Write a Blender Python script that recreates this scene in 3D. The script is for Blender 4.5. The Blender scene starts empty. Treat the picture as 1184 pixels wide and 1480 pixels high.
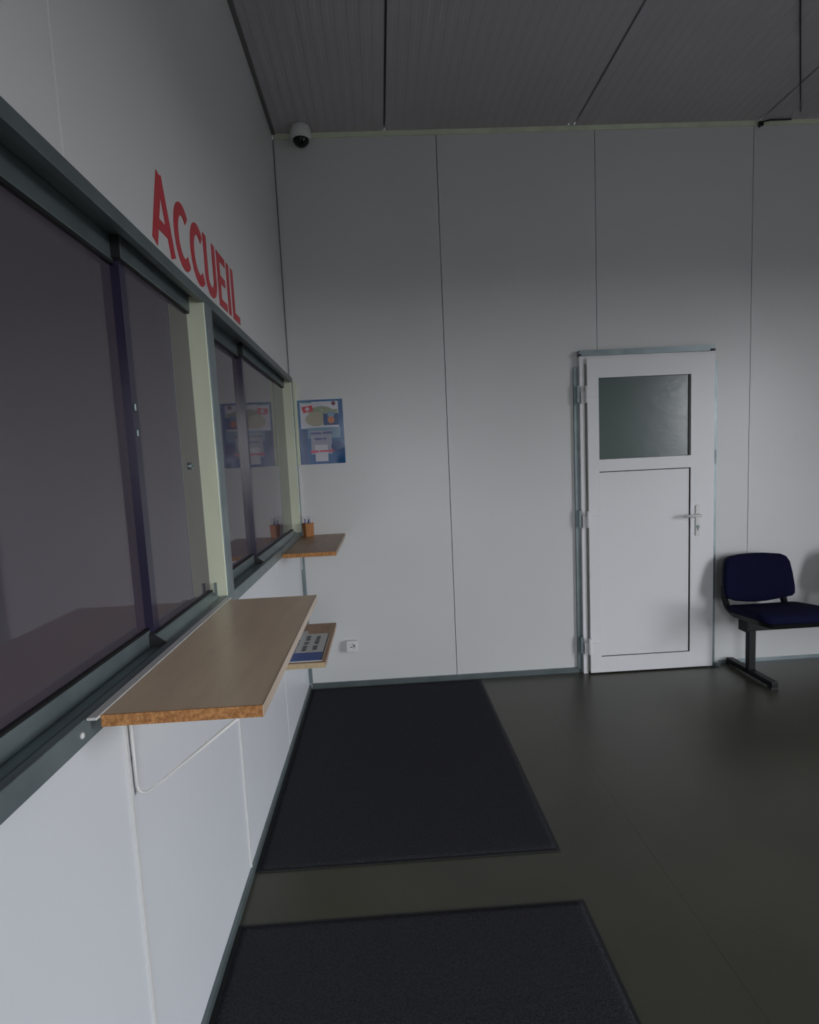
import bpy, bmesh, math, random
from mathutils import Matrix, Vector
random.seed(7)
S = bpy.context.scene
COL = S.collection

# ---------------------------------------------------------------- camera
F_PX, CU, CV = 860.0, 586.27, 765.9
YAW, PIT, ROL = -.0364, -.1124, .0484
cd = bpy.data.cameras.new('camera'); cam = bpy.data.objects.new('camera', cd); COL.objects.link(cam)
Rm = Matrix.Rotation(YAW, 3, 'Z') @ Matrix.Rotation(PIT, 3, 'X') @ Matrix.Rotation(ROL, 3, 'Y')
r_, f_, u_ = Rm.col[0], Rm.col[1], Rm.col[2]
cam.matrix_world = Matrix(((r_[0], u_[0], -f_[0], .5404), (r_[1], u_[1], -f_[1], -3.7996),
                           (r_[2], u_[2], -f_[2], 1.444), (0, 0, 0, 1)))
cd.sensor_fit = 'HORIZONTAL'; cd.sensor_width = 36; cd.lens = F_PX / 1184 * 36
cd.shift_x = (592 - CU) / 1184; cd.shift_y = (CV - 740) / 1184
cd.clip_start = .02
S.camera = cam

# ---------------------------------------------------------------- world, light, exposure
w = bpy.data.worlds.new('overcast_sky'); S.world = w; w.use_nodes = True
nt = w.node_tree; bg = nt.nodes['Background']
tc = nt.nodes.new('ShaderNodeTexCoord'); sx = nt.nodes.new('ShaderNodeSeparateXYZ')
rp = nt.nodes.new('ShaderNodeValToRGB')
nt.links.new(tc.outputs['Generated'], sx.inputs[0]); nt.links.new(sx.outputs['Z'], rp.inputs[0])
rp.color_ramp.elements[0].position = 0.0; rp.color_ramp.elements[0].color = (.885, .90, .94, 1)
rp.color_ramp.elements[1].position = .6; rp.color_ramp.elements[1].color = (.85, .90, 1, 1)
nt.links.new(rp.outputs[0], bg.inputs[0]); bg.inputs[1].default_value = 4.0

WX, YB = 4.9, -6.8             # right and rear walls (out of frame), both glazed around the entrance corner
# openings: (wall, from, to, z0, z1) ; 'R' = right wall (range in y), 'B' = rear wall (range in x)
OPEN = [('R', -4.6, -2.7, .06, 2.46), ('B', .30, 1.5, .95, 2.25)]
for wl_, a_, b_, z0_, z1_ in OPEN:
    ld = bpy.data.lights.new('daylight_portal', 'AREA'); ld.shape = 'RECTANGLE'; ld.cycles.is_portal = True
    lo = bpy.data.objects.new('daylight_portal', ld); COL.objects.link(lo)
    if wl_ == 'R':
        ld.size, ld.size_y = z1_ - z0_, b_ - a_
        lo.location = (WX + .13, (a_ + b_) / 2, (z0_ + z1_) / 2); lo.rotation_euler = (0, math.radians(90), 0)
    else:
        ld.size, ld.size_y = b_ - a_, z1_ - z0_
        lo.location = ((a_ + b_) / 2, YB - .13, (z0_ + z1_) / 2); lo.rotation_euler = (math.radians(90), 0, 0)

vs = S.view_settings; vs.view_transform = 'Standard'; vs.look = 'None'; vs.gamma = 1; vs.use_curve_mapping = False
vs.exposure = 1.72

# ---------------------------------------------------------------- materials
def mat(name, col, rough=.5, metal=0, spec=.5, ior=None, noise=0, nscale=8, stretch=(1, 1, 1), bump=0, bscale=60,
        bstretch=(1, 1, 1), col2=None, coat=0, sheen=0):
    m = bpy.data.materials.new(name); m.use_nodes = True
    t = m.node_tree; N = t.nodes; L = t.links; b = N['Principled BSDF']
    b.inputs['Base Color'].default_value = (*col, 1); b.inputs['Roughness'].default_value = rough
    b.inputs['Metallic'].default_value = metal; b.inputs['Specular IOR Level'].default_value = spec
    b.inputs['Coat Weight'].default_value = coat; b.inputs['Coat Roughness'].default_value = .08
    b.inputs['Sheen Weight'].default_value = sheen
    if ior: b.inputs['IOR'].default_value = ior
    tcx = N.new('ShaderNodeTexCoord')
    if noise:
        mp = N.new('ShaderNodeMapping'); mp.inputs['Scale'].default_value = stretch
        n = N.new('ShaderNodeTexNoise'); n.inputs['Scale'].default_value = nscale; n.inputs['Detail'].default_value = 5
        mx = N.new('ShaderNodeMix'); mx.data_type = 'RGBA'
        c2 = col2 or tuple(c * (1 - noise) for c in col)
        mx.inputs[6].default_value = (*col, 1); mx.inputs[7].default_value = (*c2, 1)
        rr = N.new('ShaderNodeMapRange'); rr.inputs[1].default_value = .35; rr.inputs[2].default_value = .65
        L.new(tcx.outputs['Object'], mp.inputs[0]); L.new(mp.outputs[0], n.inputs['Vector'])
        L.new(n.outputs['Fac'], rr.inputs[0]); L.new(rr.outputs[0], mx.inputs[0]); L.new(mx.outputs[2], b.inputs['Base Color'])
    if bump:
        mp = N.new('ShaderNodeMapping'); mp.inputs['Scale'].default_value = bstretch
        n = N.new('ShaderNodeTexNoise'); n.inputs['Scale'].default_value = bscale; n.inputs['Detail'].default_value = 4
        bp = N.new('ShaderNodeBump'); bp.inputs['Strength'].default_value = bump; bp.inputs['Distance'].default_value = .01
        L.new(tcx.outputs['Object'], mp.inputs[0]); L.new(mp.outputs[0], n.inputs['Vector'])
        L.new(n.outputs['Fac'], bp.inputs['Height']); L.new(bp.outputs[0], b.inputs['Normal'])
    return m

M = {}
M['panel'] = mat('white_steel_panel', (.67, .675, .665), .36, spec=.5, noise=.03, nscale=1.5, bump=.05, bscale=3)
M['panel_low'] = mat('white_steel_panel_daylit', (.76, .785, .81), .34, noise=.03, nscale=1.5, bump=.04, bscale=3)  # lower left panels: cool daylight put into a paler, bluer panel colour
M['backing'] = mat('joint_backing_grey', (.50, .50, .47), .7)  # plain grey of the sheets behind the panel joints
M['ceiling'] = mat('ceiling_grey_white', (.48, .45, .475), .5, noise=.05, nscale=2)
M['ceiljoint'] = mat('ceiling_joint', (.16, .15, .15), .8)
M['floor'] = mat('olive_grey_vinyl', (.066, .064, .045), .34, spec=.42, noise=.22, nscale=1.6, col2=(.052, .051, .037), bump=.05, bscale=120)
M['mat'] = mat('charcoal_carpet', (.046, .046, .054), .95, spec=.1, noise=.6, nscale=150, col2=(.026, .026, .032), bump=.9, bscale=260)
M['rubber'] = mat('black_rubber', (.012, .012, .013), .6)
M['zinc'] = mat('galvanised_steel', (.27, .33, .34), .40, metal=.55, noise=.25, nscale=7, col2=(.21, .255, .27))
M['zinc_d'] = mat('dark_galvanised_steel', (.17, .21, .215), .42, metal=.5, noise=.2, nscale=7)
M['black'] = mat('black_gasket', (.008, .008, .009), .5)
M['cream'] = mat('cream_post_paint', (.74, .79, .60), .42, noise=.12, nscale=9, stretch=(1, 1, .3))
M['film'] = mat('purple_grey_privacy_glass', (.076, .062, .080), .045, ior=1.75, spec=.5)
M['filmedge'] = mat('purple_glass_edge', (.030, .025, .055), .2)
M['white'] = mat('white_pvc', (.78, .77, .78), .36, bump=.02, bscale=4)
M['whiteplastic'] = mat('white_plastic', (.72, .72, .70), .35)
M['pvcgap'] = mat('dark_green_gasket', (.22, .24, .20), .6)
M['doorglass'] = mat('frosted_green_glass', (.075, .108, .098), .24, ior=1.7, bump=.10, bscale=10, bstretch=(1, 1, 2.2))
M['wood'] = mat('beige_oak_laminate', (.92, .70, .48), .30, noise=.08, nscale=5, stretch=(6, 1, 1), bump=.03, bscale=30, bstretch=(6, 1, 1))
M['wood_d'] = mat('brown_oak_laminate', (.42, .26, .155), .38, noise=.18, nscale=5, stretch=(6, 1, 1))
M['chip'] = mat('raw_chipboard_edge', (.62, .30, .11), .85, noise=.5, nscale=150, col2=(.36, .15, .045), bump=.6, bscale=160)
M['chip_pale'] = mat('pale_chipboard_edge', (.55, .42, .25), .8, noise=.2, nscale=90)
M['edge'] = mat('beige_edging', (.56, .45, .35), .4)
M['red'] = mat('red_vinyl_letters', (.55, .035, .05), .35)
M['navy'] = mat('navy_fabric', (.0045, .006, .030), .85, spec=.12, noise=.25, nscale=240, bump=.3, bscale=300)
M['blackmetal'] = mat('black_painted_steel', (.006, .007, .007), .45, spec=.25)
M['blackplastic'] = mat('black_plastic', (.006, .0065, .0065), .5, spec=.3)
M['camglass'] = mat('smoked_dome', (.004, .006, .006), .12)
M['chrome'] = mat('chrome', (.75, .75, .75), .25, metal=1)
M['cupwood'] = mat('orange_wood', (.50, .20, .055), .45, noise=.3, nscale=14, stretch=(1, 1, .2))
M['asphalt'] = mat('dark_asphalt', (.055, .053, .05), .9)

# ---------------------------------------------------------------- helpers
def bx(bm, x0, x1, y0, y1, z0, z1, mi=0):
    v = [bm.verts.new(p) for p in ((x0, y0, z0), (x1, y0, z0), (x1, y1, z0), (x0, y1, z0), (x0, y0, z1), (x1, y0, z1), (x1, y1, z1), (x0, y1, z1))]
    for f in ((0, 3, 2, 1), (4, 5, 6, 7), (0, 1, 5, 4), (1, 2, 6, 5), (2, 3, 7, 6), (3, 0, 4, 7)):
        fc = bm.faces.new([v[i] for i in f]); fc.material_index = mi

def obj(name, bm, m, parent=None, bev=0, seg=2, smooth=False):
    bmesh.ops.recalc_face_normals(bm, faces=bm.faces)
    if bev: bmesh.ops.bevel(bm, geom=list(bm.edges), offset=bev, segments=seg, affect='EDGES', profile=.5)
    me = bpy.data.meshes.new(name); bm.to_mesh(me); bm.free()
    for k in (m if isinstance(m, (list, tuple)) else [m]): me.materials.append(M[k])
    if smooth or bev:
        for p in me.polygons: p.use_smooth = smooth
    o = bpy.data.objects.new(name, me); COL.objects.link(o)
    if parent:
        o.parent = parent; o.matrix_parent_inverse = Matrix.Translation(parent.location).inverted() if parent.type == 'EMPTY' else Matrix()
    return o

def box(name, m, x0, x1, y0, y1, z0, z1, parent=None, bev=0, seg=2):
    bm = bmesh.new(); bx(bm, x0, x1, y0, y1, z0, z1)
    return obj(name, bm, m, parent, bev, seg)

def empty(name, loc=(0, 0, 0)):
    o = bpy.data.objects.new(name, None); COL.objects.link(o); o.location = loc; o.empty_display_size = .1
    return o

def thing(o, label, cat, group=None):
    o['label'] = label; o['category'] = cat
    if group: o['group'] = group
    return o

def struct(o, label=None):
    o['kind'] = 'structure'
    if label: o['label'] = label
    return o

def tube(bm, pts, r, n=8, cap=True):
    P = [Vector(p) for p in pts]; rings = []; ref = None
    for i, p in enumerate(P):
        d = (P[min(i + 1, len(P) - 1)] - P[max(i - 1, 0)]).normalized()
        if ref is None: ref = d.orthogonal().normalized()
        a = (ref - d * ref.dot(d)).normalized(); b = d.cross(a); ref = a
        rings.append([bm.verts.new(p + (a * math.cos(t) + b * math.sin(t)) * r) for t in [2 * math.pi * k / n for k in range(n)]])
    for A, B in zip(rings, rings[1:]):
        for k in range(n): bm.faces.new((A[k], A[(k + 1) % n], B[(k + 1) % n], B[k]))
    if cap: bm.faces.new(rings[0][::-1]); bm.faces.new(rings[-1])

def lathe(bm, prof, n=24, M4=None):
    rings = []; M4 = M4 or Matrix()
    for r, z in prof:
        if r < 1e-6: rings.append([bm.verts.new(M4 @ Vector((0, 0, z)))])
        else: rings.append([bm.verts.new(M4 @ Vector((r * math.cos(2 * math.pi * k / n), r * math.sin(2 * math.pi * k / n), z))) for k in range(n)])
    for A, B in zip(rings, rings[1:]):
        for k in range(n):
            if len(A) == 1 and len(B) == 1: continue
            if len(A) == 1: bm.faces.new((A[0], B[(k + 1) % n], B[k]))
            elif len(B) == 1: bm.faces.new((A[k], A[(k + 1) % n], B[0]))
            else: bm.faces.new((A[k], A[(k + 1) % n], B[(k + 1) % n], B[k]))

def prism(bm, poly, fn, t0, t1):
    """poly: 2-D outline (ccw); fn(a,b,t)->xyz"""
    A = [bm.verts.new(fn(a, b, t0)) for a, b in poly]; B = [bm.verts.new(fn(a, b, t1)) for a, b in poly]
    n = len(poly); bm.faces.new(A[::-1]); bm.faces.new(B)
    for k in range(n): bm.faces.new((A[k], A[(k + 1) % n], B[(k + 1) % n], B[k]))

# ---------------------------------------------------------------- the room
H = 3.415
# floor: two seams between vinyl sheets
fl = struct(empty('floor'), 'dark olive-grey vinyl floor with faint sheet seams')
box('subfloor', 'rubber', -.2, WX + .1, YB, .1, -.1, -.004, fl)
xs = [-.005, 1.445, 3.445, WX]
for a, b in zip(xs, xs[1:]):
    box('vinyl_sheet', 'floor', a + .0003, b - .0003, YB, .0, -.004, 0, fl)
# ceiling: ribbed sandwich panels
ce = struct(empty('ceiling', (0, 0, H)), 'dim grey ceiling of finely ribbed metal panels')
box('joint_backing', 'ceiljoint', -.2, WX + .1, YB, .1, H + .02, H + .08, ce)
cx = [-.0, .667, 1.812, 2.962, 4.11, WX]
for a, b in zip(cx, cx[1:]):
    bm = bmesh.new(); n = max(4, int(round((b - a - .012) / .055))); st = (b - a - .012) / n; prof = []
    for k in range(n):
        x = a + .006 + k * st
        prof += [(x, 0), (x + st * .40, 0), (x + st * .5, .0016), (x + st * .9, .0016)]
    prof.append((b - .006, 0))
    lo_ = [[bm.verts.new((x, y, H + dz)) for x, dz in prof] for y in (YB, 0)]
    hi_ = [[bm.verts.new((x, y, H + .02)) for x in (a + .006, b - .006)] for y in (YB, 0)]
    for k in range(len(prof) - 1): bm.faces.new((lo_[0][k], lo_[0][k + 1], lo_[1][k + 1], lo_[1][k]))
    bm.faces.new((lo_[0][0], hi_[0][0], hi_[1][0], lo_[1][0])); bm.faces.new((lo_[0][-1], hi_[0][1], hi_[1][1], lo_[1][-1]))
    obj('ceiling_panel', bm, 'ceiling', ce)

# back wall : sandwich panels with recessed joints, opening behind the door
wb = struct(empty('wall_back'), 'white sandwich-panel back wall with fine vertical joints')
box('backing_sheet', 'backing', -.2, WX + .1, .05, .12, 0, H, wb)
jx = [0, .975, 1.941, 2.931, 3.91, WX]
DX0, DX1, DZ = 1.84, 2.655, 2.0
for a, b in zip(jx, jx[1:]):
    a2, b2 = a + .002, b - .002
    bm = bmesh.new()
    if b2 <= DX0 or a2 >= DX1: bx(bm, a2, b2, 0, .05, 0, H)
    else:
        if a2 < DX0: bx(bm, a2, DX0, 0, .05, 0, DZ)
        if b2 > DX1: bx(bm, DX1, b2, 0, .05, 0, DZ)
        bx(bm, a2, b2, 0, .05, DZ, H)
        bmesh.ops.remove_doubles(bm, verts=bm.verts, dist=1e-5)
    o = obj('wall_panel', bm, 'panel', wb)
# left wall
wl = struct(empty('wall_left'), 'white sandwich-panel left wall holding the hatch windows')
box('backing_sheet', 'backing', -.26, -.16, YB, .1, 0, H, wl)
ZS, ZH = 1.0, 2.0
WY0 = -5.3
jl = [0, -.86, -1.785, -2.638, -3.52, -4.40, WY0]
for a, b in zip(jl, jl[1:]):
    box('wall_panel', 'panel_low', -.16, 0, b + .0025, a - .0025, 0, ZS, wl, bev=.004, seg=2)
for a, b in ((0, -2.638), (-2.638, WY0)):
    box('wall_panel', 'panel', -.16, 0, b + .0015, a - .0015, ZH - .001, H, wl, bev=.003, seg=1)
box('wall_panel', 'panel', -.16, 0, YB, WY0 - .002, 0, H, wl)
# thin white strips added on the lower wall, imitating the sheen on panel edges
for y in (-1.785, -2.638):
    box('joint_highlight', 'whiteplastic', -.004, .0045, y - .0045, y + .0045, .0, ZS - .003, wl)
# rear and right walls (behind the camera)
def pierced(name, par, lo_, hi_, holes, put):
    bm = bmesh.new(); c = lo_
    for (p0, p1, z0, z1) in sorted(holes):
        put(bm, c, p0, 0, H); put(bm, p0, p1, z1, H); put(bm, p0, p1, 0, z0); c = p1
    put(bm, c, hi_, 0, H)
    return obj(name, bm, 'panel', par)
wr = struct(empty('wall_rear'), 'white rear wall with the entrance glazing')
pierced('wall_panel', wr, -.2, WX + .1, [o_[1:] for o_ in OPEN if o_[0] == 'B'], lambda bm, a, b, z0, z1: bx(bm, a, b, YB - .12, YB, z0, z1))
wg = struct(empty('wall_right'), 'white right wall with the glazed entrance')
pierced('wall_panel', wg, YB, .1, [o_[1:] for o_ in OPEN if o_[0] == 'R'], lambda bm, a, b, z0, z1: bx(bm, WX, WX + .12, a, b, z0, z1))
for k, (wl_, a, b, z0, z1) in enumerate(OPEN):
    w_ = struct(empty('window_%d' % (k + 3), (WX, (a + b) / 2, 0) if wl_ == 'R' else ((a + b) / 2, YB, 0)), 'glazing frame letting the daylight in')
    n = max(1, round((b - a) / .9))
    for i in range(n + 1):
        c = a + .02 + (b - a - .04) * i / n
        if wl_ == 'R': box('mullion', 'zinc', WX + .03, WX + .08, c - .02, c + .02, z0, z1, w_)
        else: box('mullion', 'zinc', c - .02, c + .02, YB - .08, YB - .03, z0, z1, w_)
gp = struct(empty('ground_outside', (WX + 20, -6, -.1)), 'dark asphalt outside the entrance')
box('paving', 'asphalt', -40, WX + 60, -60, 40, -.5, -.15, gp)

# ---------------------------------------------------------------- trims
t = struct(box('baseboard_back', 'zinc_d', .02, DX0 - .03, -.012, -.0005, .0, .034), 'low dark grey metal channel along the back wall')
t = struct(box('baseboard_right', 'zinc', DX1 + .09, WX - .01, -.008, -.0005, 0, .022), 'low pale channel right of the door')
t = struct(box('baseboard_left', 'zinc_d', .0005, .012, -5.3, -.02, 0, .028), 'low dark grey channel under the hatch wall')
t = struct(box('trim_1', 'cream', 0.01, WX - .02, -.010, -.0005, H - .028, H - .001), 'thin beige angle between back wall and ceiling')
bm = bmesh.new(); bx(bm, .0005, .022, -.006, -.0005, .036, ZS - .02); bx(bm, .0005, .005, -.022, -.006, .036, ZS - .02)
struct(obj('trim_2', bm, 'zinc'), 'grey metal corner angle below the corner shelf')
struct(box('trim_3', 'zinc_d', .0005, .006, -.006, -.0005, ZH + .002, H - .03), 'thin dark corner joint above the hatch windows')
struct(box('trim_4', 'ceiljoint', .0005, .02, YB, -.02, H - .012, H - .001), 'dark joint between left wall and ceiling')

# header and sill channels running over both hatch windows
hd = struct(empty('trim_5', (0, -2.6, ZH)), 'galvanised steel header channel over the hatch windows')
box('flange', 'zinc_d', .0005, .02, WY0, -.002, ZH - .032, ZH, hd, bev=.0015, seg=1)
box('web', 'zinc_d', -.15, .0, WY0, -.002, ZH - .012, ZH - .002, hd)
sl = struct(empty('trim_6', (0, -2.6, ZS)), 'galvanised steel sill channel under the hatch windows')
box('flange', 'zinc', .0005, .02, WY0, -.002, ZS - .002, ZS + .040, sl, bev=.0015, seg=1)
box('web', 'zinc', -.15, .0, WY0, -.002, ZS + .001, ZS + .026, sl)
box('lip', 'zinc_d', -.012, -.008, WY0, -1.86, ZS + .026, ZS + .033, sl)
def screw(x, y, z, parent, nx=1, nz=0):
    bm = bmesh.new()
    Q = Matrix.Translation((x, y, z)) @ (Matrix.Rotation(math.pi / 2, 4, 'Y') if nx else Matrix())
    lathe(bm, [(0, -.001), (.006, -.001), (.0055, .0015), (.003, .003), (0, .003)], 10, Q)
    return obj('screw', bm, 'whiteplastic', parent, smooth=True)
screw(.0205, -2.83, ZS + .018, sl); screw(.0205, -3.9, ZS + .018, sl)
screw(.0, -2.43, ZS + .028, sl, 0); screw(.0, -3.2, ZS + .028, sl, 0)

def hatch_window(name, y0, y1, ov, ylab):
    """y0<y1 ; rear pane y0..ov+.04, front pane ov..y1"""
    wdw = struct(empty(name, (0, (y0 + y1) / 2, ZS)), ylab)
    zb, zt = ZS + .026, ZH - .012
    rr = box('bottom_rail', 'zinc', -.075, -.045, y0, ov + .03, zb, ZS + .066, wdw, bev=.0015, seg=1)
    rr = box('top_rail', 'zinc_d', -.075, -.045, y0, ov + .03, ZH - .066, zt, wdw, bev=.0015, seg=1)
    prof = [(-.049, zb), (.0, zb), (.0, zb + .006), (-.034, ZS + .058), (-.049, ZS + .058)]
    bm = bmesh.new(); prism(bm, prof, lambda a, b, t_: (a, t_, b), ov - .012, y1); obj('bottom_rail', bm, 'zinc', wdw)
    bm = bmesh.new(); prism(bm, prof, lambda a, b, t_: (a, t_, b), ov - .018, ov - .0122); obj('rail_end', bm, 'black', wdw)
    box('top_rail', 'zinc_d', -.049, -.026, ov - .012, y1, ZH - .060, zt, wdw, bev=.0015, seg=1)
    box('gasket', 'black', -.060, -.046, y0, ov + .03, ZS + .066, ZS + .0715, wdw)
    box('gasket', 'black', -.060, -.046, y0, ov + .03, ZH - .074, ZH - .066, wdw)
    box('gasket', 'black', -.048, -.028, ov - .012, y1, ZS + .058, ZS + .0615, wdw)
    box('rail_end', 'black', -.050, -.026, ov - .020, ov - .0125, ZH - .062, zt, wdw)
    box('gasket', 'black', -.048, -.028, ov - .012, y1, ZH - .0645, ZH - .060, wdw)
    p = box('pane', 'film', -.064, -.056, y0, ov + .05, ZS + .05, ZH - .05, wdw); p['label'] = 'purple-grey sliding glass pane, rear track'
    p = box('pane', 'film', -.045, -.037, ov, y1, ZS + .05, ZH - .05, wdw); p['label'] = 'purple-grey sliding glass pane, front track'
    box('pane_edge', 'filmedge', -.058, -.0355, ov - .006, ov + .028, ZS + .06, ZH - .062, wdw)
    return wdw
w1 = hatch_window('window_1', WY0, -1.862, -2.345, 'near hatch window of two sliding purple-grey glass panes')
w2 = hatch_window('window_2', -1.785, -.038, -1.13, 'far hatch window of two sliding purple-grey glass panes, next to the corner')
for z in (1.545, 1.605): box('latch', 'zinc', -.0355, -.031, -2.343, -2.337, z - .008, z + .008, w1, bev=.001, seg=1)
bm = bmesh.new(); tube(bm, [(-.037, -1.955, 1.465), (-.030, -1.955, 1.465)], .011, 12); tube(bm, [(-.030, -1.955, 1.465), (-.027, -1.955, 1.465)], .004, 8)
o = obj('lock', bm, 'zinc', w1, smooth=False)
# posts
def post(name, y0, y1, lab):
    p = struct(empty(name, (0, (y0 + y1) / 2, ZS)), lab)
    box('upright', 'cream', -.075, .018, y0, y1, ZS + .026, ZH - .012, p, bev=.002, seg=1)
    box('upright_flange', 'zinc', .018, .0215, y0 + .004, y1, ZS + .04, ZH - .032, p)
    return p
p = post('trim_7', -1.862, -1.787, 'cream-painted steel post between the two hatch windows')
box('post_clip', 'zinc_d', -.02, -.014, -1.874, -1.862, ZS + .045, ZS + .085, p)
p = post('trim_8', -.040, -.002, 'cream post closing the far hatch window at the corner')
struct(box('trim_9', 'cream', .0225, .042, -.03, -.0008, 1.462, ZH - .02, bev=.002, seg=1), 'short cream lath standing in the corner beside the poster')
struct(box('trim_10', 'whiteplastic', .0225, .032, -.012, -.0008, 1.035, 1.46), 'thin white strip in the corner under the lath')

# ---------------------------------------------------------------- counter and shelves
ct = thing(empty('counter', (.17, -2.36, 1.0)), 'large beige wood-laminate counter board under the near hatch window', 'counter')
box('board', 'wood', .040, .315, -2.80, -1.93, 1.020, 1.040, ct)
box('chipboard_edge', 'chip', .040, .315, -2.8025, -2.80, 1.0195, 1.0405, ct)
box('front_edging', 'edge', .315, .3165, -2.8025, -1.93, 1.0195, 1.0405, ct)
box('rear_strip', 'whiteplastic', .0215, .0395, -2.815, -1.90, 1.0365, 1.0415, ct, bev=.001, seg=1)
def bracket(y, parent, zt=1.02, x1=.30, drop=.225):
    z0 = zt - drop; r = .0035
    pts = [(.006, y, zt - .004), (.006, y, z0 + .02), (.0085, y, z0 + .008), (.016, y, z0 + .001), (.026, y, z0 + .001), (.036, y, z0 + .007)]
    pts += [(x1 + .006, y - .05, zt - .004)]
    bm = bmesh.new(); tube(bm, pts, r, 8)
    tube(bm, [(.006, y, zt - .004), (x1 + .006, y - .05, zt - .004)], r, 8)
    b = obj('bracket', bm, 'whiteplastic', parent, smooth=True)
    b['label'] = 'white bent-rod bracket'
    bm = bmesh.new(); Q = Matrix.Translation((.0, y + .008, z0 + .075)) @ Matrix.Rotation(math.pi / 2, 4, 'Y')
    lathe(bm, [(0, 0), (.006, 0), (.005, .004), (0, .005)], 10, Q)
    o = obj('screw', bm, 'zinc', b, smooth=True)
    return b
bracket(-2.62, ct); bracket(-2.10, ct)
bm = bmesh.new(); lathe(bm, [(0, -.010), (.010, -.008), (.014, 0), (0, 0)], 12, Matrix.Translation((.18, -2.76, 1.0195)))
obj('pad', bm, 'whiteplastic', ct, smooth=True)

sh = thing(empty('corner_shelf', (.15, -.4, 1.0)), 'brown wood-laminate shelf in the corner under the far hatch window', 'shelf')
box('board', 'wood_d', .0215, .292, -.80, -.002, .994, 1.014, sh)
box('chipboard_edge', 'chip', .0215, .292, -.8025, -.80, .9935, 1.0145, sh)
bm = bmesh.new(); tube(bm, [(.006, -.03, .985), (.006, -.03, .80)], .004, 6)
obj('bracket', bm, 'whiteplastic', sh)

ls = thing(empty('low_shelf', (.14, -1.25, .66)), 'small brown shelf below and beyond the large counter, holding a printed sign', 'shelf')
box('board', 'wood_d', .0015, .283, -1.52, -.93, .660, .680, ls)
box('pale_edge', 'chip_pale', .0015, .283, -1.5225, -1.52, .6595, .6805, ls)

# printed sign lying on the low shelf
M['paper'] = mat('sign_paper', (.62, .62, .60), .35, coat=.3)
M['signblue'] = mat('sign_blue', (.025, .10, .36), .35, coat=.3)
M['ink'] = mat('sign_ink', (.06, .07, .07), .5)
M['inkblue'] = mat('sign_ink_blue', (.08, .14, .30), .5)
M['frame_brown'] = mat('dark_brown_edge', (.07, .05, .03), .5)
sg = thing(empty('sign_card', (.18, -1.3, .681)), 'small white sign card with blue band lying on the low shelf', 'sign')
bm = bmesh.new(); bx(bm, .062, .268, -1.500, -1.120, .6803, .6835); obj('card', bm, 'paper', sg)
box('blue_band', 'signblue', .064, .262, -1.498, -1.395, .6835, .6840, sg)
box('blue_band', 'frame_brown', .262, .268, -1.500, -1.120, .6835, .6840, sg)
def words(x, spans, m, wd=.022):
    bm = bmesh.new()
    for a, b in spans:
        y = a
        while y < b - .008:
            l = random.uniform(.010, .016)
            bx(bm, x - wd / 2 * random.uniform(.7, 1), x + wd / 2 * random.uniform(.7, 1), y, min(y + l, b), .6837, .6841); y += l + .006
    obj('lettering', bm, m, sg)
for sp_ in ((-1.385, -1.30), (-1.29, -1.20)): words(.135, [sp_], 'inkblue')
for sp_ in ((-1.37, -1.30), (-1.28, -1.235), (-1.22, -1.15)): words(.178, [sp_], 'ink')
for sp_ in ((-1.36, -1.30), (-1.28, -1.16)): words(.222, [sp_], 'ink')
bm = bmesh.new()
vs_ = [bm.verts.new(p) for p in ((.09, -1.12, .6836), (.17, -1.12, .6836), (.165, -1.10, .694), (.10, -1.104, .692))]
bm.faces.new(vs_); bmesh.ops.solidify(bm, geom=bm.faces[:], thickness=.0008); obj('curled_corner', bm, 'paper', sg)

# pencil cup with pens
cup = thing(empty('pencil_cup', (.066, -.06, 1.0145)), 'small orange wooden pencil cup on the corner shelf', 'cup')
bm = bmesh.new()
Q = Matrix.Translation((.066, -.062, 1.0145))
lathe(bm, [(0, .0), (.032, .0), (.0365, .083), (.033, .083), (.029, .006), (0, .006)], 6, Q @ Matrix.Rotation(.2, 4, 'Z'))
obj('body', bm, 'cupwood', cup)
for k in range(6):
    a = .2 + k * math.pi / 3
    bm = bmesh.new(); tube(bm, [(.066 + .0305 * math.cos(a), -.062 + .0305 * math.sin(a), 1.016), (.066 + .034 * math.cos(a), -.062 + .034 * math.sin(a), 1.0965)], .0018, 5)
    if k % 2: obj('dark_slat', bm, 'frame_brown', cup)
    else: bm.free()
M['pen_white'] = mat('pen_white', (.7, .72, .75), .4); M['pen_violet'] = mat('pen_violet', (.22, .18, .45), .4); M['pen_blue'] = mat('pen_blue', (.10, .16, .42), .4)
for k, (dx, dy, hx, hy, m, lab) in enumerate([(-.010, 0, -.020, .004, 'pen_violet', 'violet pen leaning left in the orange cup'),
                                             (.004, .006, .004, .012, 'pen_blue', 'blue pen upright in the middle of the orange cup'),
                                             (.012, -.004, .024, -.006, 'pen_white', 'white pen leaning right in the orange cup')]):
    b0 = Vector((.066 + dx, -.062 + dy, 1.0225)); b1 = Vector((.066 + hx, -.062 + hy, 1.150 - .006 * k))
    p = thing(empty('pen', b0), lab, 'pen', 'pens in the orange cup')
    bm = bmesh.new(); tube(bm, [b0, b0.lerp(b1, .8)], .0046, 8); obj('barrel', bm, m, p)
    bm = bmesh.new(); tube(bm, [b0.lerp(b1, .8), b1], .0042, 8); obj('cap', bm, 'pen_white', p)

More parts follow.
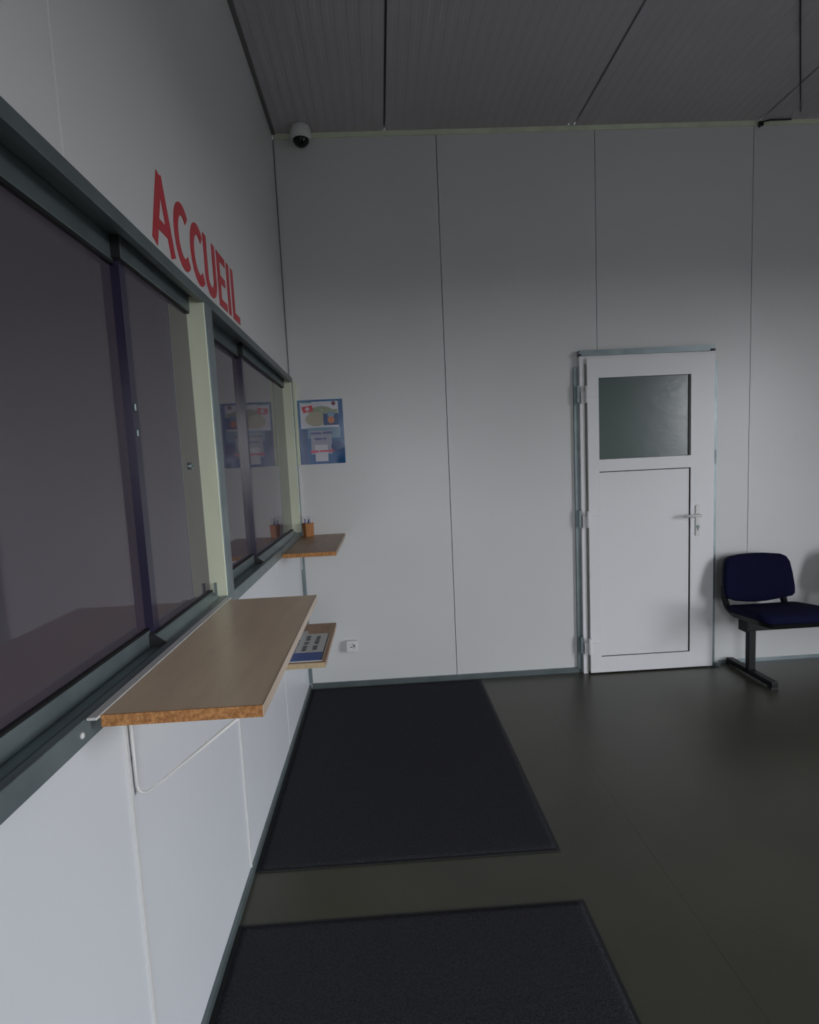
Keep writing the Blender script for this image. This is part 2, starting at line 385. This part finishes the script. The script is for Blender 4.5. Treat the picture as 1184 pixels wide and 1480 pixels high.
# ---------------------------------------------------------------- ACCUEIL lettering
lt = thing(empty('wall_lettering', (0, -1.73, 2.03)), 'red ACCUEIL lettering on the upper left wall above the hatch windows', 'sign')
T = .034
def stroke_path(bm, pts, t, proud=.0022):
    """flat stroke following pts, mitred; (y,z) coordinates"""
    P = [Vector(p) for p in pts]; L_, R_ = [], []
    for i, p in enumerate(P):
        if i == 0: d = (P[1] - P[0]).normalized(); nrm = Vector((-d.y, d.x)); s = 1
        elif i == len(P) - 1: d = (P[-1] - P[-2]).normalized(); nrm = Vector((-d.y, d.x)); s = 1
        else:
            d0 = (p - P[i - 1]).normalized(); d1 = (P[i + 1] - p).normalized(); d = (d0 + d1).normalized()
            nrm = Vector((-d.y, d.x)); s = 1 / max(.5, nrm.dot(Vector((-d0.y, d0.x))))
        L_.append(p + nrm * t / 2 * s); R_.append(p - nrm * t / 2 * s)
    for i in range(len(P) - 1):
        q = [R_[i], R_[i + 1], L_[i + 1], L_[i]]
        prism(bm, [(a.x, a.y) for a in q], lambda a, b, tt: (tt, a, b), .0004, proud)
def letter(kind, y0, y1):
    z0, z1 = 2.032, 2.220; h = T / 2; bm = bmesh.new(); ym = (y0 + y1) / 2
    S_ = lambda *p: stroke_path(bm, p, T)
    if kind == 'A':
        S_((y0 + h, z0), (ym, z1)); stroke_path(bm, [(ym, z1), (y1 - h, z0)], T, .0025)
        stroke_path(bm, [(y0 + .035, z0 + .055), (y1 - .035, z0 + .055)], .028, .0028)
    elif kind == 'C':
        ry, rz = (y1 - y0) / 2 - h + .012, (z1 - z0) / 2 - h
        stroke_path(bm, [(y0 + h + ry + ry * math.cos(a), (z0 + z1) / 2 + rz * math.sin(a)) for a in [math.radians(48 + 264 * k / 28) for k in range(29)]], T)
    elif kind == 'U':
        ry = (y1 - y0) / 2 - h
        stroke_path(bm, [(y0 + h, z1)] + [(ym - ry * math.cos(a), z0 + h + .045 - (.045) * math.sin(a)) for a in [math.pi * k / 14 for k in range(15)]] + [(y1 - h, z1)], T)
    elif kind == 'E':
        S_((y0 + h, z0), (y0 + h, z1))
        for z in (z0 + .014, (z0 + z1) / 2 + .003, z1 - .014): stroke_path(bm, [(y0 + T, z), (y1 - (.012 if abs(z - 2.129) < .02 else 0), z)], .028)
    elif kind == 'I': S_((ym, z0), (ym, z1))
    elif kind == 'L':
        S_((y0 + h, z0), (y0 + h, z1)); stroke_path(bm, [(y0 + T, z0 + .014), (y1, z0 + .014)], .028)
    return obj('letter', bm, 'red', lt)
for k, a, b in (('A', -2.215, -2.045), ('C', -2.035, -1.905), ('C', -1.89, -1.755), ('U', -1.745, -1.61), ('E', -1.585, -1.475), ('I', -1.455, -1.415), ('L', -1.385, -1.275)):
    letter(k, a, b)

# ---------------------------------------------------------------- poster (laminated, slightly buckled)
PX0, PX1, PZ0, PZ1 = .040, .322, 1.462, 1.860
def pm(name, col): M[name] = mat(name, col, .25, coat=0, spec=.45, bump=.18, bscale=9)
pm('poster_blue', (.010, .095, .26)); pm('poster_dkblue', (.008, .055, .18)); pm('poster_white', (.56, .56, .62)); pm('poster_red', (.50, .02, .04))
pm('poster_teal', (.04, .17, .22)); pm('poster_green', (.25, .30, .20)); pm('poster_tan', (.36, .34, .24)); pm('poster_orange', (.50, .16, .06)); pm('poster_sky', (.15, .26, .36)); pm('poster_grey', (.33, .34, .42)); pm('poster_ink', (.10, .12, .25))
pm('poster_maroon', (.13, .012, .025)); pm('poster_pink', (.62, .08, .16))
def wave(u, v):
    return -.003 - .0022 * (1 + math.sin(u * 7 + v * 5)) * (.3 + v * 0) - .010 * max(0, u - .82) * max(0, .25 - v) * 18
def pp(u, v, d=0): return (PX0 + (PX1 - PX0) * u, wave(u, v) - d, PZ0 + (PZ1 - PZ0) * v)
po = thing(empty('poster', (.18, 0, PZ0)), 'glossy blue and white poster pinned to the back wall beside the corner', 'poster')
def patch(name, m, poly, d, n=1):
    """poly in uv, triangulated after subdivision by grid when rectangular"""
    bm = bmesh.new()
    if len(poly) == 2:
        (u0, v0), (u1, v1) = poly; nu = max(1, int((u1 - u0) * 20)); nv = max(1, int((v1 - v0) * 24))
        g = [[bm.verts.new(pp(u0 + (u1 - u0) * i / nu, v0 + (v1 - v0) * j / nv, d)) for i in range(nu + 1)] for j in range(nv + 1)]
        for j in range(nv):
            for i in range(nu): bm.faces.new((g[j][i], g[j][i + 1], g[j + 1][i + 1], g[j + 1][i]))
    else:
        bm.faces.new([bm.verts.new(pp(u, v, d)) for u, v in poly])
    r = bmesh.ops.extrude_face_region(bm, geom=bm.faces[:])
    for v_ in [e for e in r['geom'] if isinstance(e, bmesh.types.BMVert)]: v_.co.y += .0003
    return obj(name, bm, m, po, smooth=False)
patch('sheet', 'poster_blue', [(0, 0), (1, 1)], 0)
def ell(cu, cv, ru, rv, n=20, a0=0, a1=360): return [(cu + ru * math.cos(math.radians(a0 + (a1 - a0) * k / n)), cv + rv * math.sin(math.radians(a0 + (a1 - a0) * k / n))) for k in range(n)]
patch('print_area', 'poster_white', [(.06, .56), (.90, .97)], .0006)
patch('print_area', 'poster_sky', [(.20, .40), (.92, .57)], .0007)
patch('print_area', 'poster_grey', [(.26, .15), (.72, .52)], .0010)
patch('print_area', 'poster_white', [(.34, .04), (.62, .30)], .0013)
patch('print_area', 'poster_dkblue', [(.0, .0), (.18, .55)], .0007)
patch('print_area', 'poster_dkblue', ell(.84, .27, .14, .09), .0016)
patch('print_area', 'poster_teal', [(.08, .955), (.32, .985)], .0012)
patch('print_area', 'poster_green', ell(.52, .80, .28, .10), .0010)
patch('print_area', 'poster_tan', ell(.40, .70, .24, .11), .0013)
patch('print_area', 'poster_green', [(.56, .78), (.88, .845)], .0016)
patch('print_area', 'poster_dkblue', [(.56, .60), (.90, .78)], .0016)
patch('print_area', 'poster_sky', [(.66, .73), (.80, .81)], .0020)
patch('print_area', 'poster_orange', ell(.73, .68, .075, .055), .0022)
fl_ = patch('red_emblem', 'poster_red', [(.09, .895), (.13, .80), (.34, .825), (.33, .915)], .0022); fl_['label'] = 'red flag with a white cross'
patch('cross', 'poster_white', [(.165, .850), (.275, .870)], .0026)
patch('cross', 'poster_white', [(.198, .830), (.240, .892)], .0026)
patch('lettering', 'poster_ink', [(.26, .462), (.50, .497)], .0020); patch('lettering', 'poster_ink', [(.53, .465), (.74, .503)], .0020)
patch('lettering', 'poster_ink', [(.34, .375), (.50, .408)], .0020); patch('lettering', 'poster_ink', [(.52, .378), (.60, .408)], .0020)
patch('lettering', 'poster_pink', [(.24, .18), (.42, .215)], .0020); patch('lettering', 'poster_pink', [(.44, .185), (.76, .215)], .0020)
patch('round_mark', 'poster_maroon', ell(.80, .935, .045, .032), .0022)

# ---------------------------------------------------------------- socket
so = thing(empty('wall_socket', (.292, 0, .275)), 'small white wall socket low on the back wall near the corner', 'socket')
bm = bmesh.new(); bx(bm, .257, .329, -.042, -.0005, .240, .312); obj('housing', bm, 'whiteplastic', so, bev=.006, seg=3)
bm = bmesh.new(); Q = Matrix.Translation((.297, -.0425, .278)) @ Matrix.Rotation(math.pi / 2, 4, 'X')
lathe(bm, [(0, 0.0), (.024, 0.0), (.024, .0015), (.020, .0015), (.019, -.008), (0, -.008)], 20, Q); obj('plug_ring', bm, 'whiteplastic', so, smooth=True)
bm = bmesh.new()
for dx in (-.009, .009): tube(bm, [(.297 + dx, -.0440, .278 + dx * .4), (.297 + dx, -.034, .278 + dx * .4)], .0045, 8)
bx(bm, .293, .301, -.0445, -.036, .2705, .2735); obj('pin_hole', bm, 'black', so)

# ---------------------------------------------------------------- dome camera
cm = thing(empty('security_camera', (.176, -.05, 3.36)), 'white dome security camera high in the corner under the ceiling', 'camera')
Q = Matrix.Translation((.176, -.075, 3.375)) @ Matrix.Scale(1.07, 4)
bm = bmesh.new(); lathe(bm, [(0, .048), (.03, .046), (.048, .036), (.056, .016), (.058, -.020), (.054, -.030), (0, -.030)], 28, Q); obj('housing', bm, 'whiteplastic', cm, smooth=True)
bm = bmesh.new(); lathe(bm, [(.044, -.030), (.043, -.040), (.032, -.056), (.016, -.066), (0, -.068)], 28, Q); obj('dome', bm, 'camglass', cm, smooth=True)
bm = bmesh.new(); tube(bm, [(.176, -.04, 3.378), (.176, -.001, 3.378)], .03, 16); obj('mount', bm, 'whiteplastic', cm)

# cable along the wall top and over the ceiling
cb = thing(empty('cable', (2.97, -.02, 3.4)), 'thin dark cable clipped along the ceiling edge at the upper right', 'cable')
bm = bmesh.new(); tube(bm, [(2.955, -.014, 3.37), (2.965, -.016, 3.400), (3.02, -.02, 3.408), (3.15, -.02, 3.409)], .0045, 6); obj('lead', bm, 'blackplastic', cb, smooth=True)
bm = bmesh.new(); tube(bm, [(3.15, -.10, 3.4095), (2.84, -.53, 3.4095), (2.53, -.96, 3.4095), (2.05, -1.6, 3.4095)], .0035, 6); obj('lead', bm, 'blackplastic', cb, smooth=True)
bm = bmesh.new(); bx(bm, 2.945, 2.975, -.03, -.011, 3.375, 3.4); obj('clip', bm, 'blackplastic', cb, bev=.004)

# ---------------------------------------------------------------- door
dr = struct(empty('door_1', (2.25, 0, 0)), 'white plastic half-glazed door with frosted pane')
bm = bmesh.new()
bx(bm, 1.812, 1.845, -.040, .045, 0, 2.05); bx(bm, 2.640, 2.672, -.040, .045, 0, 2.05); bx(bm, 1.845, 2.640, -.040, .045, 2.000, 2.05)
obj('door_frame', bm, 'white', dr, bev=.002, seg=1)
lf = empty('leaf', (2.25, -.03, 0)); lf.parent = dr; lf.matrix_parent_inverse = Matrix.Translation(dr.location).inverted()
LX0, LX1, LZ0, LZ1 = 1.853, 2.668, .010, 2.032
yf, yb = -.062, -.0405
bm = bmesh.new()
def fr(x0, x1, z0, z1): bx(bm, x0, x1, yf, yb, z0, z1)
GX0, GX1 = 1.925, 2.515
fr(LX0, GX0, LZ0, LZ1); fr(GX1, LX1, LZ0, LZ1)
fr(GX0, GX1, LZ0, .116); fr(GX0, GX1, 1.328, 1.404); fr(GX0, GX1, 1.911, LZ1)
lm = bpy.data.meshes.new('leaf_frame'); obj('leaf_frame', bm, 'white', lf)
def child(name, m, *a, **k): return box(name, m, *a, parent=lf, **k)
child('gasket', 'pvcgap', GX0, GX1, yf + .014, yb, .116, 1.328)
child('infill_panel', 'white', GX0 + .003, GX1 - .006, yf + .009, yf + .0139, .119, 1.325, bev=.001, seg=1)
child('gasket', 'black', GX0, GX1, yf + .016, yb, 1.404, 1.911)
child('glazing', 'doorglass', GX0 + .003, GX1 - .004, yf + .010, yf + .0159, 1.407, 1.908)
child('gasket', 'black', GX1 - .0035, GX1 - .0004, yf + .003, yf + .0139, .118, 1.326)
child('gasket', 'black', GX1 - .012, GX1 - .0004, yf + .003, yf + .010, 1.407, 1.909)
child('gasket', 'black', GX0 + .0004, GX1 - .0004, yf + .004, yf + .0095, 1.322, 1.3275)
child('gasket', 'black', GX0 + .0004, GX1 - .0004, yf + .003, yf + .0085, .1165, .119)
box('gap_seal', 'pvcgap', 1.845, 1.853, -.050, -.040, 0.02, 2.0, dr)
# handle
bm = bmesh.new(); bx(bm, 2.545, 2.573, yf - .009, yf, .885, 1.085); h = obj('handle_plate', bm, 'whiteplastic', lf, bev=.004, seg=2); h['label'] = 'white handle plate with keyhole'
bm = bmesh.new(); tube(bm, [(2.559, yf - .008, 1.020), (2.559, yf - .045, 1.020), (2.552, yf - .052, 1.020), (2.535, yf - .054, 1.020), (2.450, yf - .050, 1.020)], .009, 10); obj('lever', bm, 'whiteplastic', lf, smooth=True)
bm = bmesh.new(); tube(bm, [(2.559, yf - .013, .945), (2.559, yf - .0085, .945)], .011, 12); bx(bm, 2.556, 2.562, yf - .0135, yf - .0095, .922, .945); obj('keyhole', bm, 'zinc_d', lf)
for z in (1.815, 1.03, .195):
    bm = bmesh.new(); tube(bm, [(1.846, -.075, z - .055), (1.846, -.075, z + .05)], .012, 12)
    bx(bm, 1.850, 1.915, -.072, yf + .0002, z - .02, z + .018); bx(bm, 1.815, 1.842, -.062, -.0402, z - .055, z + .02)
    obj('hinge', bm, 'white', dr)
    box('hinge_shadow_plate', 'zinc', 1.795, 1.812, -.05, -.0005, z - .05, z + .055, dr)
# galvanised channel around the opening
gc = struct(empty('trim_11', (2.25, 0, 0)), 'galvanised channel around the door opening')
box('channel', 'zinc', 1.782, 1.811, -.020, -.0005, .03, 1.99, gc)
box('channel', 'zinc', 2.6725, 2.705, -.022, -.0005, .0, 1.99, gc)
box('channel', 'zinc', 1.812, 2.672, -.045, -.0005, 2.0505, 2.085, gc)
box('corner_cap', 'black', 1.803, 1.822, -.052, -.040, 2.0505, 2.062, gc); box('corner_cap', 'black', 2.650, 2.674, -.055, -.040, 2.0505, 2.062, gc)
box('strike', 'zinc_d', 2.678, 2.698, -.034, -.022, 1.34, 1.43, gc); box('door_stop', 'zinc_d', 2.675, 2.73, -.05, -.022, .0, .02, gc)

# ---------------------------------------------------------------- floor mats
def floor_mat(y0, y1, lab, x0=.012, x1=1.128):
    o = thing(empty('floor_mat', ((x0 + x1) / 2, (y0 + y1) / 2, 0)), lab, 'mat', 'charcoal mats along the hatch wall')
    box('rubber_border', 'rubber', x0, x1, y0, y1, .0002, .004, o, bev=.0015, seg=1)
    bm = bmesh.new(); nx, ny = 60, 90; e = .014
    g = [[bm.verts.new((x0 + e + (x1 - x0 - 2 * e) * i / nx, y0 + e + (y1 - y0 - 2 * e) * j / ny, .0075 + random.uniform(-.0007, .0007))) for i in range(nx + 1)] for j in range(ny + 1)]
    for j in range(ny):
        for i in range(nx): bm.faces.new((g[j][i], g[j][i + 1], g[j + 1][i + 1], g[j + 1][i]))
    r = bmesh.ops.extrude_edge_only(bm, edges=[e_ for e_ in bm.edges if e_.is_boundary])
    for v_ in [q for q in r['geom'] if isinstance(q, bmesh.types.BMVert)]: v_.co.z = .004
    obj('carpet_top', bm, 'mat', o, smooth=True)
floor_mat(-1.785, -.035, 'far charcoal carpet mat reaching from the back wall along the hatch wall')
floor_mat(-3.785, -2.03, 'near charcoal carpet mat closest to the viewer, cut by the picture edge')

# ---------------------------------------------------------------- beam seating
bench = thing(empty('beam_seat', (3.45, -.25, 0)), 'navy fabric waiting-room beam seat standing right of the white door', 'chair')
def rrect(w, h, r, n=6, bulge=0):
    pts = []
    for cx_, cy_, a0 in ((w / 2 - r, h / 2 - r, 0), (-w / 2 + r, h / 2 - r, 90), (-w / 2 + r, -h / 2 + r, 180), (w / 2 - r, -h / 2 + r, 270)):
        for k in range(n + 1):
            a = math.radians(a0 + 90 * k / n); pts.append((cx_ + r * math.cos(a), cy_ + r * math.sin(a)))
    return pts
def pillow(bm, outline, t, puff, fn, seg=5):
    """padded slab: outline in (a,b), thickness t, centre puffed by `puff`; fn(a,b,c)->xyz"""
    rings = []
    prof = [(1.0 - .02, 0), (1.0, t * .25), (1.0, t * .6), (.975, t * .88), (.93, t), (.7, t + puff * .55), (.4, t + puff * .9), (.15, t + puff)]
    for s, c in prof: rings.append([bm.verts.new(fn(a * s, b * s, c)) for a, b in outline])
    for A, B in zip(rings, rings[1:]):
        n = len(A)
        for k in range(n): bm.faces.new((A[k], A[(k + 1) % n], B[(k + 1) % n], B[k]))
    bm.faces.new(rings[0][::-1]); bm.faces.new(rings[-1])
def back_outline():
    top = [(-.205, .105), (-.19, .132), (-.165, .146), (-.08, .155), (0, .158), (.08, .156), (.165, .148), (.195, .132), (.212, .100)]
    right = [(.222, .03), (.228, -.06), (.226, -.100), (.212, -.118)]
    bot = [(.15, -.134), (.06, -.149), (0, -.152), (-.06, -.149), (-.15, -.136)]
    left = [(-.212, -.112), (-.226, -.085), (-.224, 0), (-.214, .07)]
    return (top + right + bot + left)[::-1]
def seat_unit(cx_):
    yb_, tilt = -.125, math.radians(9)
    def fb(a, b, c):   # backrest: faces -y, leans back, wraps forward at the sides
        cy_ = c + .9 * (a * a) * .9
        return (cx_ + a, yb_ - cy_ * math.cos(tilt) + b * math.sin(tilt), .605 + b * math.cos(tilt) + cy_ * math.sin(tilt) * .3)
    ol = back_outline()
    bm = bmesh.new(); pillow(bm, ol, .038, .012, fb); obj('backrest', bm, 'navy', bench, smooth=True)
    bm = bmesh.new()
    def fs(a, b, c): return fb(a * .985, b * .985, -.014 + c)
    A = [bm.verts.new(fs(a, b, 0)) for a, b in ol]; B = [bm.verts.new(fs(a, b, .016)) for a, b in ol]
    bm.faces.new(A[::-1]); bm.faces.new(B)
    for k in range(len(ol)): bm.faces.new((A[k], A[(k + 1) % len(ol)], B[(k + 1) % len(ol)], B[k]))
    obj('backrest_shell', bm, 'blackplastic', bench)
    # seat cushion
    def fseat(a, b, c):
        y = -.385 + b; drop = .028 * max(0, (-b - .09) / .12) ** 2
        return (cx_ + a * (1 + .05 * (-b) / .2), y, .420 + c - drop + .022 * (-b) / .2 + (a * a) * .25)
    so_ = rrect(.46, .41, .07)
    bm = bmesh.new(); pillow(bm, so_, .045, .008, fseat); obj('seat', bm, 'navy', bench, smooth=True)
    bm = bmesh.new()
    A = [bm.verts.new(fseat(a * .90, b * .90, -.030)) for a, b in so_]; B = [bm.verts.new(fseat(a * .985, b * .985, .006)) for a, b in so_]
    bm.faces.new(A[::-1]); bm.faces.new(B)
    for k in range(len(so_)): bm.faces.new((A[k], A[(k + 1) % len(so_)], B[(k + 1) % len(so_)], B[k]))
    obj('seat_shell', bm, 'blackplastic', bench)
    # side arms joining the backrest to the seat
    for s in (-1, 1):
        bm = bmesh.new()
        pts = [(cx_ + s * .185, -.12, .56), (cx_ + s * .192, -.135, .48), (cx_ + s * .188, -.165, .430), (cx_ + s * .175, -.21, .400), (cx_ + s * .15, -.29, .390)]
        tube(bm, pts, .020, 8); obj('back_support', bm, 'blackplastic', bench, smooth=True)
    box('mounting_plate', 'blackmetal', cx_ - .09, cx_ + .09, -.36, -.17, .372, .392, bench)
for cx_ in (2.893, 3.60, 4.307): seat_unit(cx_)
bm = bmesh.new(); bx(bm, 2.765, 4.45, -.285, -.205, .300, .372); obj('beam', bm, 'blackmetal', bench, bev=.004)
box('beam_cap', 'blackplastic', 2.755, 2.765, -.290, -.200, .292, .375, bench, bev=.003)
for x in (2.812, 4.40):
    bm = bmesh.new(); bx(bm, x - .024, x + .022, -.262, -.226, .03, .302); obj('leg', bm, 'blackmetal', bench, bev=.004)
    bm = bmesh.new(); bx(bm, x - .024, x + .020, -.485, -.02, .012, .045); obj('foot', bm, 'blackmetal', bench, bev=.004)
    for y in (-.465, -.04): box('foot_pad', 'rubber', x - .024, x + .018, y - .02, y + .02, 0, .013, bench)
